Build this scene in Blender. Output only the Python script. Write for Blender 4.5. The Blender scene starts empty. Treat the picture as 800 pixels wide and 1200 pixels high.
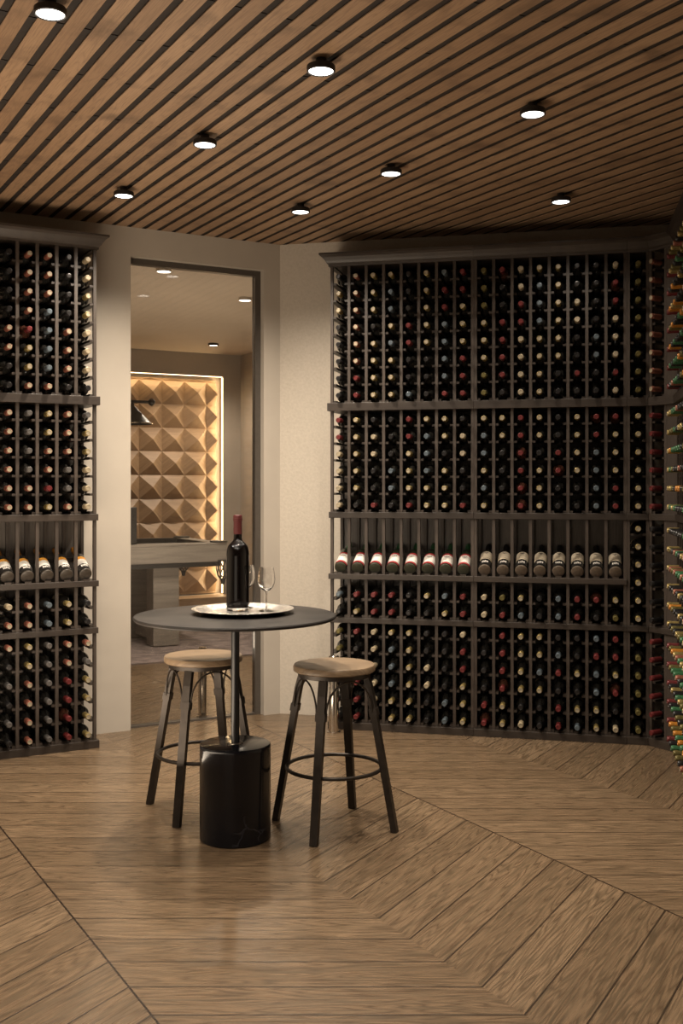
import bpy, math, random
from mathutils import Vector, Matrix
random.seed(7)
PI = math.pi
C = bpy.context.scene.collection
scene = bpy.context.scene
rad = math.radians

# ------------------------------------------------------------------ materials
def srgb(r, g, b):
    f = lambda c: (c / 255 / 12.92) if c / 255 <= 0.04045 else ((c / 255 + 0.055) / 1.055) ** 2.4
    return (f(r), f(g), f(b), 1)

def new_mat(name):
    m = bpy.data.materials.new(name); m.use_nodes = True
    nt = m.node_tree
    return m, nt, nt.nodes['Principled BSDF']

def N(nt, typ, **kw):
    n = nt.nodes.new(typ)
    for k, v in kw.items(): setattr(n, k, v)
    return n

def math_node(nt, op, a, b=None, c=None):
    n = N(nt, 'ShaderNodeMath', operation=op)
    for i, v in enumerate((a, b, c)):
        if v is None: continue
        if isinstance(v, (int, float)): n.inputs[i].default_value = v
        else: nt.links.new(v, n.inputs[i])
    return n.outputs[0]

def ramp(nt, fac, stops):
    n = N(nt, 'ShaderNodeValToRGB')
    cr = n.color_ramp
    cr.elements[0].position, cr.elements[0].color = stops[0][0], stops[0][1]
    cr.elements[1].position, cr.elements[1].color = stops[-1][0], stops[-1][1]
    for p, col in stops[1:-1]:
        e = cr.elements.new(p); e.color = col
    nt.links.new(fac, n.inputs[0])
    return n.outputs[0]

def mix_col(nt, fac, a, b, mode='MIX'):
    n = N(nt, 'ShaderNodeMix', data_type='RGBA', blend_type=mode)
    for sock, v in ((n.inputs[0], fac), (n.inputs[6], a), (n.inputs[7], b)):
        if isinstance(v, (int, float, tuple)): sock.default_value = v
        else: nt.links.new(v, sock)
    return n.outputs[2]

def plain(name, col, rough=0.5, metal=0.0, noise=0.0, nscale=40, bump=0.0, spec=0.5, stretch=None, coat=0.0):
    """simple material with procedural tone variation"""
    m, nt, b = new_mat(name)
    b.inputs['Roughness'].default_value = rough
    b.inputs['Metallic'].default_value = metal
    b.inputs['Specular IOR Level'].default_value = spec
    b.inputs['Coat Weight'].default_value = coat
    b.inputs['Base Color'].default_value = col
    if noise or bump:
        tc = N(nt, 'ShaderNodeTexCoord')
        vec = tc.outputs['Object']
        if stretch:
            mp = N(nt, 'ShaderNodeMapping'); mp.inputs['Scale'].default_value = stretch
            nt.links.new(vec, mp.inputs[0]); vec = mp.outputs[0]
        nz = N(nt, 'ShaderNodeTexNoise'); nz.inputs['Scale'].default_value = nscale; nz.inputs['Detail'].default_value = 6
        nt.links.new(vec, nz.inputs['Vector'])
        if noise:
            lo = tuple(c * (1 - noise) for c in col[:3]) + (1,)
            hi = tuple(min(1, c * (1 + noise)) for c in col[:3]) + (1,)
            nt.links.new(ramp(nt, nz.outputs['Fac'], [(0.3, lo), (0.7, hi)]), b.inputs['Base Color'])
        if bump:
            bp = N(nt, 'ShaderNodeBump'); bp.inputs['Strength'].default_value = bump; bp.inputs['Distance'].default_value = 0.003
            nt.links.new(nz.outputs['Fac'], bp.inputs['Height']); nt.links.new(bp.outputs[0], b.inputs['Normal'])
    return m

def emit(name, col, strength):
    m, nt, b = new_mat(name)
    b.inputs['Base Color'].default_value = col
    b.inputs['Emission Color'].default_value = col
    b.inputs['Emission Strength'].default_value = strength
    return m

TH = rad(30)                      # direction of the planks of floor and ceiling
def uv_world(nt):
    """world position turned into (along u, across v)"""
    g = N(nt, 'ShaderNodeNewGeometry')
    s = N(nt, 'ShaderNodeSeparateXYZ'); nt.links.new(g.outputs['Position'], s.inputs[0])
    X, Y = s.outputs[0], s.outputs[1]
    u = math_node(nt, 'ADD', math_node(nt, 'MULTIPLY', X, -math.sin(TH)), math_node(nt, 'MULTIPLY', Y, math.cos(TH)))
    v = math_node(nt, 'ADD', math_node(nt, 'MULTIPLY', X, math.cos(TH)), math_node(nt, 'MULTIPLY', Y, math.sin(TH)))
    return u, v

def grain(nt, along, across, seed, scale=1.0):
    """oak figure: fine pores plus cathedral rings, stretched along the plank. returns two 0..1 values"""
    cv = N(nt, 'ShaderNodeCombineXYZ')
    nt.links.new(math_node(nt, 'MULTIPLY_ADD', seed, 37.0, math_node(nt, 'MULTIPLY', along, 1.5 * scale)), cv.inputs[0])
    nt.links.new(math_node(nt, 'MULTIPLY_ADD', seed, 11.0, math_node(nt, 'MULTIPLY', across, 17.0 * scale)), cv.inputs[1])
    nt.links.new(math_node(nt, 'MULTIPLY', seed, 5.0), cv.inputs[2])
    n1 = N(nt, 'ShaderNodeTexNoise'); n1.inputs['Scale'].default_value = 0.8; n1.inputs['Detail'].default_value = 2
    nt.links.new(cv.outputs[0], n1.inputs['Vector'])
    rings = math_node(nt, 'PINGPONG', math_node(nt, 'MULTIPLY', n1.outputs['Fac'], 30.0), 1.0)
    cv2 = N(nt, 'ShaderNodeCombineXYZ')
    nt.links.new(math_node(nt, 'MULTIPLY_ADD', seed, 53.0, math_node(nt, 'MULTIPLY', along, 7.0 * scale)), cv2.inputs[0])
    nt.links.new(math_node(nt, 'MULTIPLY', across, 260.0 * scale), cv2.inputs[1])
    nt.links.new(seed, cv2.inputs[2])
    n2 = N(nt, 'ShaderNodeTexNoise'); n2.inputs['Scale'].default_value = 1.0; n2.inputs['Detail'].default_value = 4
    nt.links.new(cv2.outputs[0], n2.inputs['Vector'])
    return rings, n2.outputs['Fac'], n1.outputs['Fac']

def hash1(nt, idx):
    w = N(nt, 'ShaderNodeTexWhiteNoise', noise_dimensions='1D'); nt.links.new(idx, w.inputs['W'])
    return w.outputs['Value']

def chevron_floor():
    m, nt, b = new_mat('oak_chevron_floor')
    u, v = uv_world(nt)
    HW, V0, PU, U0 = 0.915, 1.045, 0.195, 0.018
    vs = math_node(nt, 'SUBTRACT', v, V0)
    col = math_node(nt, 'FLOOR', math_node(nt, 'DIVIDE', vs, 2 * HW))
    vm = math_node(nt, 'SUBTRACT', vs, math_node(nt, 'MULTIPLY', col, 2 * HW))          # 0..2HW
    sgn = math_node(nt, 'SUBTRACT', vm, HW)                                              # -HW..HW
    f = math_node(nt, 'ABSOLUTE', sgn)
    # planks: left half along -u, right half along +u
    p = math_node(nt, 'SUBTRACT', math_node(nt, 'SUBTRACT', u, math_node(nt, 'MULTIPLY', f, math.tan(rad(30)))), U0)
    pid = math_node(nt, 'FLOOR', math_node(nt, 'DIVIDE', p, PU))
    pf = math_node(nt, 'SUBTRACT', math_node(nt, 'DIVIDE', p, PU), pid)                  # 0..1 in plank
    side = math_node(nt, 'GREATER_THAN', sgn, 0.0)
    idx = math_node(nt, 'ADD', math_node(nt, 'MULTIPLY', pid, 2.0), math_node(nt, 'MULTIPLY_ADD', col, 771.0, side))
    h = hash1(nt, idx)
    al = math_node(nt, 'ADD', math_node(nt, 'MULTIPLY', f, math.cos(rad(30))), math_node(nt, 'MULTIPLY', u, math.sin(rad(30))))
    ac = math_node(nt, 'MULTIPLY', pf, PU * math.cos(rad(30)))
    rings, pores, broad = grain(nt, al, ac, h)
    base = ramp(nt, h, [(0.0, (0.142, 0.094, 0.055, 1)), (0.5, (0.168, 0.112, 0.067, 1)), (1.0, (0.198, 0.135, 0.082, 1))])
    c1 = mix_col(nt, math_node(nt, 'MULTIPLY', math_node(nt, 'POWER', rings, 2.0), 0.9), base, (0.066, 0.042, 0.024, 1))
    c2 = mix_col(nt, math_node(nt, 'MULTIPLY', math_node(nt, 'GREATER_THAN', pores, 0.54), 0.6), c1, (0.065, 0.048, 0.028, 1))
    # joints
    e = math_node(nt, 'MULTIPLY', math_node(nt, 'MINIMUM', pf, math_node(nt, 'SUBTRACT', 1.0, pf)), PU)
    j = math_node(nt, 'LESS_THAN', e, 0.0036)
    sm = math_node(nt, 'LESS_THAN', math_node(nt, 'SUBTRACT', HW, f), 0.0035)
    jj = math_node(nt, 'MAXIMUM', math_node(nt, 'MULTIPLY', j, 0.85), sm)
    c3 = mix_col(nt, jj, c2, (0.014, 0.008, 0.005, 1))
    nt.links.new(c3, b.inputs['Base Color'])
    nt.links.new(math_node(nt, 'MULTIPLY_ADD', pores, 0.16, 0.2), b.inputs['Roughness'])
    bp = N(nt, 'ShaderNodeBump'); bp.inputs['Strength'].default_value = 0.25; bp.inputs['Distance'].default_value = 0.002
    hgt = math_node(nt, 'SUBTRACT', math_node(nt, 'MULTIPLY', pores, 0.3), jj)
    nt.links.new(hgt, bp.inputs['Height']); nt.links.new(bp.outputs[0], b.inputs['Normal'])
    b.inputs['Specular IOR Level'].default_value = 0.45
    return m

SLAT_P, SLAT_0, SLAT_W = 0.0952, 2.612, 0.065
def slat_wood():
    m, nt, b = new_mat('ceiling_oak_slats')
    u, v = uv_world(nt)
    q = math_node(nt, 'DIVIDE', math_node(nt, 'SUBTRACT', v, SLAT_0), SLAT_P)
    i = math_node(nt, 'FLOOR', q)
    h = hash1(nt, i)
    rings, pores, broad = grain(nt, u, math_node(nt, 'MULTIPLY', math_node(nt, 'SUBTRACT', q, i), SLAT_P), h)
    base = ramp(nt, h, [(0.0, (0.25, 0.155, 0.09, 1)), (1.0, (0.34, 0.22, 0.132, 1))])
    c1 = mix_col(nt, math_node(nt, 'MULTIPLY', math_node(nt, 'POWER', rings, 3.0), 0.4), base, (0.14, 0.08, 0.044, 1))
    c2 = mix_col(nt, math_node(nt, 'MULTIPLY', math_node(nt, 'GREATER_THAN', pores, 0.55), 0.35), c1, (0.13, 0.075, 0.042, 1))
    g = N(nt, 'ShaderNodeNewGeometry')
    nz = N(nt, 'ShaderNodeTexNoise'); nz.inputs['Scale'].default_value = 5.5; nz.inputs['Detail'].default_value = 5
    nt.links.new(g.outputs['Position'], nz.inputs['Vector'])
    c3 = mix_col(nt, ramp(nt, nz.outputs['Fac'], [(0.52, (0, 0, 0, 1)), (0.72, (0.65, 0.65, 0.65, 1))]), c2, (0.085, 0.05, 0.03, 1))
    nt.links.new(c3, b.inputs['Base Color'])
    b.inputs['Roughness'].default_value = 0.5
    bp = N(nt, 'ShaderNodeBump'); bp.inputs['Strength'].default_value = 0.15; bp.inputs['Distance'].default_value = 0.002
    nt.links.new(pores, bp.inputs['Height']); nt.links.new(bp.outputs[0], b.inputs['Normal'])
    return m

def local_wood(name, c_lo, c_hi, c_dark, axis=0, rough=0.45, scale=1.0, ring=0.35):
    """wood in object space; axis: the grain direction"""
    m, nt, b = new_mat(name)
    tc = N(nt, 'ShaderNodeTexCoord'); s = N(nt, 'ShaderNodeSeparateXYZ'); nt.links.new(tc.outputs['Object'], s.inputs[0])
    al = s.outputs[axis]; o = [s.outputs[i] for i in range(3) if i != axis]
    ac = math_node(nt, 'ADD', o[0], math_node(nt, 'MULTIPLY', o[1], 0.7))
    inf = N(nt, 'ShaderNodeObjectInfo')
    rings, pores, broad = grain(nt, al, ac, inf.outputs['Random'], scale)
    base = ramp(nt, broad, [(0.3, c_lo), (0.7, c_hi)])
    c1 = mix_col(nt, math_node(nt, 'MULTIPLY', math_node(nt, 'POWER', rings, 3.0), ring), base, c_dark)
    c2 = mix_col(nt, math_node(nt, 'MULTIPLY', math_node(nt, 'GREATER_THAN', pores, 0.55), 0.4), c1, c_dark)
    nt.links.new(c2, b.inputs['Base Color']); b.inputs['Roughness'].default_value = rough
    return m

def marble():
    m, nt, b = new_mat('black_marble')
    tc = N(nt, 'ShaderNodeTexCoord')
    n0 = N(nt, 'ShaderNodeTexNoise'); n0.inputs['Scale'].default_value = 5; n0.inputs['Detail'].default_value = 5
    nt.links.new(tc.outputs['Object'], n0.inputs['Vector'])
    mx = N(nt, 'ShaderNodeMix', data_type='VECTOR'); mx.inputs[0].default_value = 0.25
    nt.links.new(tc.outputs['Object'], mx.inputs[4]); nt.links.new(n0.outputs['Color'], mx.inputs[5])
    vo = N(nt, 'ShaderNodeTexVoronoi', feature='DISTANCE_TO_EDGE'); vo.inputs['Scale'].default_value = 6.5
    nt.links.new(mx.outputs[1], vo.inputs['Vector'])
    vein = ramp(nt, vo.outputs['Distance'], [(0.0, (1, 1, 1, 1)), (0.018, (0, 0, 0, 1))])
    gate = ramp(nt, n0.outputs['Fac'], [(0.5, (0, 0, 0, 1)), (0.68, (0.5, 0.5, 0.5, 1))])
    f = mix_col(nt, 1.0, vein, gate, 'MULTIPLY')
    nt.links.new(mix_col(nt, f, (0.006, 0.006, 0.008, 1), (0.07, 0.07, 0.085, 1)), b.inputs['Base Color'])
    b.inputs['Roughness'].default_value = 0.16
    return m

def clear_glass(name, tint=(1, 1, 1, 1), rough=0.0):
    m, nt, b = new_mat(name)
    b.inputs['Base Color'].default_value = tint
    b.inputs['Transmission Weight'].default_value = 1.0
    b.inputs['Roughness'].default_value = rough
    b.inputs['IOR'].default_value = 1.45
    return m

def pane_glass():
    m, nt, b = new_mat('window_pane_glass')
    nt.nodes.remove(b)
    out = [n for n in nt.nodes if n.type == 'OUTPUT_MATERIAL'][0]
    t = N(nt, 'ShaderNodeBsdfTransparent'); t.inputs[0].default_value = (0.86, 0.85, 0.83, 1)
    g = N(nt, 'ShaderNodeBsdfGlossy'); g.inputs['Roughness'].default_value = 0.02
    fr = N(nt, 'ShaderNodeFresnel'); fr.inputs['IOR'].default_value = 1.5
    mx = N(nt, 'ShaderNodeMixShader')
    nt.links.new(fr.outputs[0], mx.inputs[0]); nt.links.new(t.outputs[0], mx.inputs[1]); nt.links.new(g.outputs[0], mx.inputs[2])
    nt.links.new(mx.outputs[0], out.inputs['Surface'])
    return m

M = {}
M['floor'] = chevron_floor()
M['slat'] = slat_wood()
M['ceil_back'] = plain('ceiling_backing_dark', (0.014, 0.008, 0.005, 1), 0.8, noise=0.3, nscale=20)
M['batten'] = plain('ceiling_batten_dark', (0.01, 0.006, 0.004, 1), 0.8, noise=0.2)
M['wall'] = plain('cream_plaster_wall', (0.395, 0.35, 0.295, 1), 0.85, noise=0.05, nscale=3, bump=0.12)
M['wall_stucco'] = plain('cream_textured_wall', (0.44, 0.392, 0.33, 1), 0.85, noise=0.06, nscale=60, bump=0.45)
M['wall_dark'] = plain('taupe_wall', (0.36, 0.31, 0.255, 1), 0.8, noise=0.05, nscale=4)
M['pool_ceiling'] = plain('taupe_ceiling', (0.5, 0.42, 0.33, 1), 0.7, noise=0.05, nscale=2)
M['rack'] = local_wood('rack_stained_wood', (0.025, 0.0178, 0.0135, 1), (0.039, 0.0285, 0.0215, 1), (0.014, 0.0098, 0.0075, 1), 0, 0.45)
M['rack_v'] = local_wood('rack_stained_wood_upright', (0.036, 0.0258, 0.0198, 1), (0.054, 0.04, 0.031, 1), (0.019, 0.014, 0.0105, 1), 2, 0.5)
M['rack_back'] = local_wood('rack_backing_boards', (0.07, 0.06, 0.052, 1), (0.12, 0.104, 0.09, 1), (0.035, 0.03, 0.026, 1), 2, 0.4)
M['frame'] = plain('dark_door_frame', (0.065, 0.055, 0.046, 1), 0.4, noise=0.1)
M['glass'] = pane_glass()
M['black_metal'] = plain('dark_bronze_metal', (0.032, 0.025, 0.02, 1), 0.42, 0.55, noise=0.25, nscale=30)
M['pole_metal'] = plain('black_painted_metal', (0.010, 0.010, 0.011, 1), 0.3, 0.0, noise=0.1, spec=.35)
M['seat'] = local_wood('seat_oak', (0.155, 0.106, 0.063, 1), (0.21, 0.147, 0.09, 1), (0.085, 0.055, 0.032, 1), 0, 0.42, 0.8, 0.45)
M['slate'] = plain('slate_tabletop', (0.016, 0.0133, 0.0118, 1), 0.5, noise=0.6, nscale=6, bump=0.1, spec=0.14)
M['marble'] = marble(); M['marble'].node_tree.nodes['Principled BSDF'].inputs['Specular IOR Level'].default_value = .3
M['steel'] = plain('polished_steel', (0.62, 0.58, 0.53, 1), 0.16, 1.0, noise=0.06, nscale=8, stretch=(1, 1, 0.05))
M['silver'] = plain('engraved_silver', (0.56, 0.54, 0.51, 1), 0.24, 0.88, noise=0.5, nscale=34, bump=1.0)
M['lens'] = emit('downlight_lens', (1, 0.95, 0.88, 1), 6.0)
M['lamp_black'] = plain('downlight_black', (0.012, 0.01, 0.009, 1), 0.45, 0.2, noise=0.1)
M['trim_white'] = plain('white_lamp_trim', (0.6, 0.55, 0.48, 1), 0.5, noise=0.05)
M['led'] = emit('warm_led_strip', (1, 0.76, 0.46, 1), 9.0)
M['tile'] = local_wood('carved_wood_tiles', (0.3, 0.19, 0.105, 1), (0.40, 0.265, 0.155, 1), (0.2, 0.125, 0.07, 1), 0, 0.5, 0.5, 0.4)
M['ledge'] = local_wood('ledge_wood', (0.28, 0.18, 0.1, 1), (0.36, 0.24, 0.14, 1), (0.18, 0.11, 0.06, 1), 0, 0.5)
M['pool_grey'] = plain('grey_washed_wood', (0.2, 0.175, 0.15, 1), 0.5, noise=0.2, nscale=12, stretch=(0.2, 3, 3))
M['pool_dark'] = plain('billiard_dark_trim', (0.02, 0.018, 0.016, 1), 0.4, noise=0.1)
M['felt'] = plain('billiard_cloth', (0.06, 0.05, 0.043, 1), 0.95, noise=0.1, nscale=200)
M['rug'] = plain('mauve_grey_rug', (0.17, 0.135, 0.13, 1), 0.95, noise=0.45, nscale=9, bump=0.6)
M['bottle'] = plain('dark_bottle_glass', (0.013, 0.012, 0.0105, 1), 0.17, noise=0.1, spec=0.85)
M['bottle_green'] = plain('green_bottle_glass', (0.012, 0.055, 0.024, 1), 0.1, noise=0.1, spec=0.6)
M['bottle_olive'] = plain('olive_bottle_glass', (0.012, 0.017, 0.009, 1), 0.12, noise=0.1, spec=0.6)
M['bottle_brown'] = plain('brown_bottle_glass', (0.05, 0.02, 0.013, 1), 0.12, noise=0.1, spec=0.6)
M['wine_glass'] = clear_glass('clear_glass')
CAPS = {'g': ('gold', (0.30, 0.225, 0.085, 1), 0.32, 0.55), 'd': ('dull olive', (0.11, 0.09, 0.028, 1), 0.4, 0.4), 'r': ('red', (0.115, 0.018, 0.018, 1), 0.35, 0.2),
        's': ('blue-grey', (0.10, 0.125, 0.145, 1), 0.35, 0.4), 'k': ('black', (0.012, 0.011, 0.011, 1), 0.3, 0.1), 'p': ('cream', (0.38, 0.31, 0.2, 1), 0.4, 0.2),
        'c': ('copper', (0.24, 0.085, 0.055, 1), 0.35, 0.35), 'y': ('grey', (0.10, 0.093, 0.088, 1), 0.35, 0.3), 'o': ('orange', (0.4, 0.16, 0.02, 1), 0.35, 0.2),
        'e': ('green', (0.03, 0.11, 0.045, 1), 0.35, 0.1)}
for k, (nm, col, ro, me) in CAPS.items(): M['cap_' + k] = plain(nm.replace(' ', '_').replace('-', '_') + '_capsule', col, ro, me, noise=0.12, nscale=60)
M['cap_tip'] = plain('pale_cork_tip', (0.28, 0.235, 0.16, 1), 0.5, noise=0.2)
M['paper'] = plain('cream_label_paper', (0.58, 0.5, 0.38, 1), 0.7, noise=0.08, nscale=60)
M['paper_white'] = plain('white_label_paper', (0.72, 0.68, 0.62, 1), 0.7, noise=0.06, nscale=60)
M['paper_red'] = plain('red_label_band', (0.30, 0.02, 0.025, 1), 0.6, noise=0.1)
M['paper_orange'] = plain('orange_label_band', (0.62, 0.27, 0.03, 1), 0.55, noise=0.1)
M['paper_ink'] = plain('label_ink', (0.05, 0.035, 0.03, 1), 0.7, noise=0.1)
M['paper_gold'] = plain('gold_label_edge', (0.33, 0.22, 0.07, 1), 0.4, 0.4, noise=0.1)
M['paper_black'] = plain('black_label_paper', (0.012, 0.01, 0.01, 1), 0.5, noise=0.1)
M['red_cap'] = plain('burgundy_capsule', (0.07, 0.012, 0.012, 1), 0.42, 0.1, noise=0.1)
M['bottle_big'] = plain('filled_wine_bottle_glass', (0.002, 0.0014, 0.0014, 1), 0.05, noise=0.1, spec=0.5)

# ------------------------------------------------------------------ mesh building
class MB:
    def __init__(s): s.v = []; s.f = []; s.mi = []; s.mats = []
    def m(s, mat):
        if mat not in s.mats: s.mats.append(mat)
        return s.mats.index(mat)
    def add(s, vs, fs, mat):
        b = len(s.v); i = s.m(mat)
        s.v += [tuple(p) for p in vs]; s.f += [tuple(b + k for k in f) for f in fs]; s.mi += [i] * len(fs)
    def box(s, lo, hi, mat):
        x0, y0, z0 = lo; x1, y1, z1 = hi
        s.add([(x0, y0, z0), (x1, y0, z0), (x1, y1, z0), (x0, y1, z0), (x0, y0, z1), (x1, y0, z1), (x1, y1, z1), (x0, y1, z1)],
              [(0, 3, 2, 1), (4, 5, 6, 7), (0, 1, 5, 4), (1, 2, 6, 5), (2, 3, 7, 6), (3, 0, 4, 7)], mat)
    def lathe(s, prof, mat, n=32, M4=None, mats=None, caps=(True, True)):
        """prof: [(r, z)]; mats: optional material per segment"""
        vs, fs, mi = [], [], []
        for r, z in prof:
            for k in range(n):
                a = 2 * PI * k / n
                vs.append((r * math.cos(a), r * math.sin(a), z))
        segs = []
        for i in range(len(prof) - 1):
            seg = [(i * n + k, i * n + (k + 1) % n, (i + 1) * n + (k + 1) % n, (i + 1) * n + k) for k in range(n)]
            segs.append((seg, (mats[i] if mats else mat)))
        if caps[0]: segs.append(([tuple(reversed(range(n)))], mats[0] if mats else mat))
        if caps[1]: segs.append(([tuple((len(prof) - 1) * n + k for k in range(n))], mats[-1] if mats else mat))
        if M4 is not None: vs = [tuple(M4 @ Vector(p)) for p in vs]
        b = len(s.v); s.v += vs
        for seg, mt in segs:
            i = s.m(mt)
            s.f += [tuple(b + k for k in f) for f in seg]; s.mi += [i] * len(seg)
    def tube(s, pts, r, mat, n=8, closed=False, rect=None, up=None):
        """round tube, or a bar with cross section rect=(w, t) whose width lies along `up` x direction"""
        pts = [Vector(p) for p in pts]; L = len(pts); rings = []
        prev = None
        for i, p in enumerate(pts):
            a = pts[i - 1] if (i or closed) else p; c = pts[(i + 1) % L] if (i < L - 1 or closed) else p
            t = (c - a).normalized()
            ref = Vector(up) if up is not None else (prev if prev is not None else (Vector((0, 0, 1)) if abs(t.z) < .9 else Vector((1, 0, 0))))
            x = (ref - t * ref.dot(t)).normalized(); y = t.cross(x)
            if up is None: prev = x
            if rect:
                w, h = rect[i] if isinstance(rect, list) else rect
                rings.append([p + x * w / 2 * sx + y * h / 2 * sy for sx, sy in ((1, 1), (-1, 1), (-1, -1), (1, -1))])
            else:
                rr = r[i] if isinstance(r, list) else r
                rings.append([p + (x * math.cos(2 * PI * k / n) + y * math.sin(2 * PI * k / n)) * rr for k in range(n)])
        k = len(rings[0]); vs = [q for rg in rings for q in rg]; fs = []
        for i in range(L if closed else L - 1):
            j = (i + 1) % L
            fs += [(i * k + q, i * k + (q + 1) % k, j * k + (q + 1) % k, j * k + q) for q in range(k)]
        if not closed: fs += [tuple(reversed(range(k))), tuple((L - 1) * k + q for q in range(k))]
        s.add(vs, fs, mat)
    def sweep(s, path, prof, mat, ghost=(None, None)):
        """path: plan polyline [(x,y)]; prof: [(offset to the right-hand side of travel, z)] closed section, mitred at corners"""
        P = [Vector(p) for p in path]
        ext = ([Vector(ghost[0])] if ghost[0] else []) + P + ([Vector(ghost[1])] if ghost[1] else [])
        o = 1 if ghost[0] else 0
        vs = []; k = len(prof)
        for i in range(len(P)):
            e = i + o
            d0 = (ext[e] - ext[e - 1]).normalized() if e > 0 else None
            d1 = (ext[e + 1] - ext[e]).normalized() if e < len(ext) - 1 else None
            d0 = d0 or d1; d1 = d1 or d0
            n0, n1 = Vector((d0.y, -d0.x)), Vector((d1.y, -d1.x))
            mm = (n0 + n1).normalized(); sc = 1 / max(0.2, mm.dot(n0))
            for off, z in prof: vs.append((P[i].x + mm.x * off * sc, P[i].y + mm.y * off * sc, z))
        fs = []
        for i in range(len(P) - 1):
            fs += [(i * k + q, (i + 1) * k + q, (i + 1) * k + (q + 1) % k, i * k + (q + 1) % k) for q in range(k)]
        fs += [tuple(range(k)), tuple(reversed([(len(P) - 1) * k + q for q in range(k)]))]
        s.add(vs, fs, mat)
    def mesh(s, name, smooth=None):
        me = bpy.data.meshes.new(name)
        me.from_pydata(s.v, [], s.f)
        for m in s.mats: me.materials.append(m)
        me.polygons.foreach_set('material_index', s.mi)
        if smooth is not None:
            me.polygons.foreach_set('use_smooth', [True] * len(me.polygons))
            me.set_sharp_from_angle(angle=rad(smooth))
        me.update()
        return me
    def build(s, name, parent=None, smooth=None, bevel=0.0, loc=None, rz=0.0):
        o = bpy.data.objects.new(name, s.mesh(name, smooth)); C.objects.link(o)
        if parent: o.parent = parent
        if loc: o.location = loc
        o.rotation_euler.z = rz
        if bevel:
            b = o.modifiers.new('bevel', 'BEVEL'); b.width = bevel; b.segments = 2; b.limit_method = 'ANGLE'
        return o

def tag(o, label=None, cat=None, group=None, kind=None):
    for k, v in (('label', label), ('category', cat), ('group', group), ('kind', kind)):
        if v: o[k] = v
    return o
def empty(name, loc=(0, 0, 0), rz=0):
    o = bpy.data.objects.new(name, None); C.objects.link(o); o.location = loc; o.rotation_euler.z = rz; o.empty_display_size = .1
    return o
def local(loc, ang, p):
    c, s = math.cos(ang), math.sin(ang)
    return Vector((loc[0] + p[0] * c - p[1] * s, loc[1] + p[0] * s + p[1] * c, p[2]))

# ------------------------------------------------------------------ setting: plan
H_CEIL = 3.084
C0 = (-0.404, 7.02)
AA, AB, AD, AE = rad(28.7), rad(-13), rad(-58), rad(-101.5)
def pa(x, y, z=0): return local(C0, AA, (x, y, z))          # door wall frame: x along the wall, y beyond it
B0 = (-0.069, 6.60)
W8 = 8 * 0.1085 + 0.018; W1 = 0.1085 + 0.018; WD = 0.20
B1 = local(B0, AB, (W8, 0, 0)); B2 = local(B0, AB, (2 * W8, 0, 0)); D0 = local(B0, AB, (2 * W8 + W1, 0, 0))
E0 = local(D0, AD, (WD, 0, 0)); E1 = local(E0, AE, (W8, 0, 0)); E2 = local(E0, AE, (W8 + 0.45, 0, 0))
A1 = Vector((-1.403, 6.113, 0)); A0 = A1 - Vector((math.cos(AA), math.sin(AA), 0)) * W8

def isect(p, d, q, e):
    den = d.x * e.y - d.y * e.x
    t = ((q.x - p.x) * e.y - (q.y - p.y) * e.x) / den
    return Vector((p.x + d.x * t, p.y + d.y * t, 0))
def dirv(a): return Vector((math.cos(a), math.sin(a), 0))
def nrm(a): return Vector((-math.sin(a), math.cos(a), 0))
OFF = 0.334
WBD = isect(Vector((C0[0], C0[1], 0)), dirv(AB), D0 + nrm(AD) * OFF, dirv(AD))
WDE = isect(D0 + nrm(AD) * OFF, dirv(AD), E0 + nrm(AE) * OFF, dirv(AE))
WE1 = E2 + nrm(AE) * OFF
ALEFT = pa(-3.3, 0)

def wall_seg(name, p, q, z0=0.0, z1=H_CEIL, t=0.1, mat='wall'):
    """solid wall whose room face runs p -> q (room on the right-hand side of travel is false: body lies to the left)"""
    p, q = Vector((p[0], p[1], 0)), Vector((q[0], q[1], 0)); d = (q - p).normalized(); n = Vector((-d.y, d.x, 0)) * t
    b = MB(); a = [p, q, q + n, p + n]
    b.add([(v.x, v.y, z0) for v in a] + [(v.x, v.y, z1) for v in a], [(0, 3, 2, 1), (4, 5, 6, 7), (0, 1, 5, 4), (1, 2, 6, 5), (2, 3, 7, 6), (3, 0, 4, 7)], M[mat])
    o = b.build(name); tag(o, kind='structure'); return o

# floor (one slab under both rooms)
b = MB(); b.box((-9, -2.4, -0.06), (4, 15.5, 0), M['floor']); tag(b.build('floor'), kind='structure')

# door wall with its opening
OX0, OX1, OZ = -1.011, -0.117, 2.907; WT = 0.13
b = MB()
for x0, x1, z0, z1 in ((-3.3, OX0, 0, H_CEIL), (OX1, 0.04, 0, H_CEIL), (OX0, OX1, OZ, H_CEIL)):
    b.box((x0, 0, z0), (x1, WT, z1), M['wall'])
tag(b.build('wall_back', loc=(C0[0], C0[1], 0), rz=AA), kind='structure')
wall_seg('wall_rack', C0, WBD, mat='wall_stucco')
wall_seg('wall_corner', WBD, WDE)
wall_seg('wall_right', WDE, WE1)
RF = Vector((2.9, -2.0, 0)); LF = Vector((ALEFT.x - 0.2, -2.0, 0))
wall_seg('wall_right_front', WE1, RF)
wall_seg('wall_front', RF, LF)
wall_seg('wall_left', LF, ALEFT)

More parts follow.
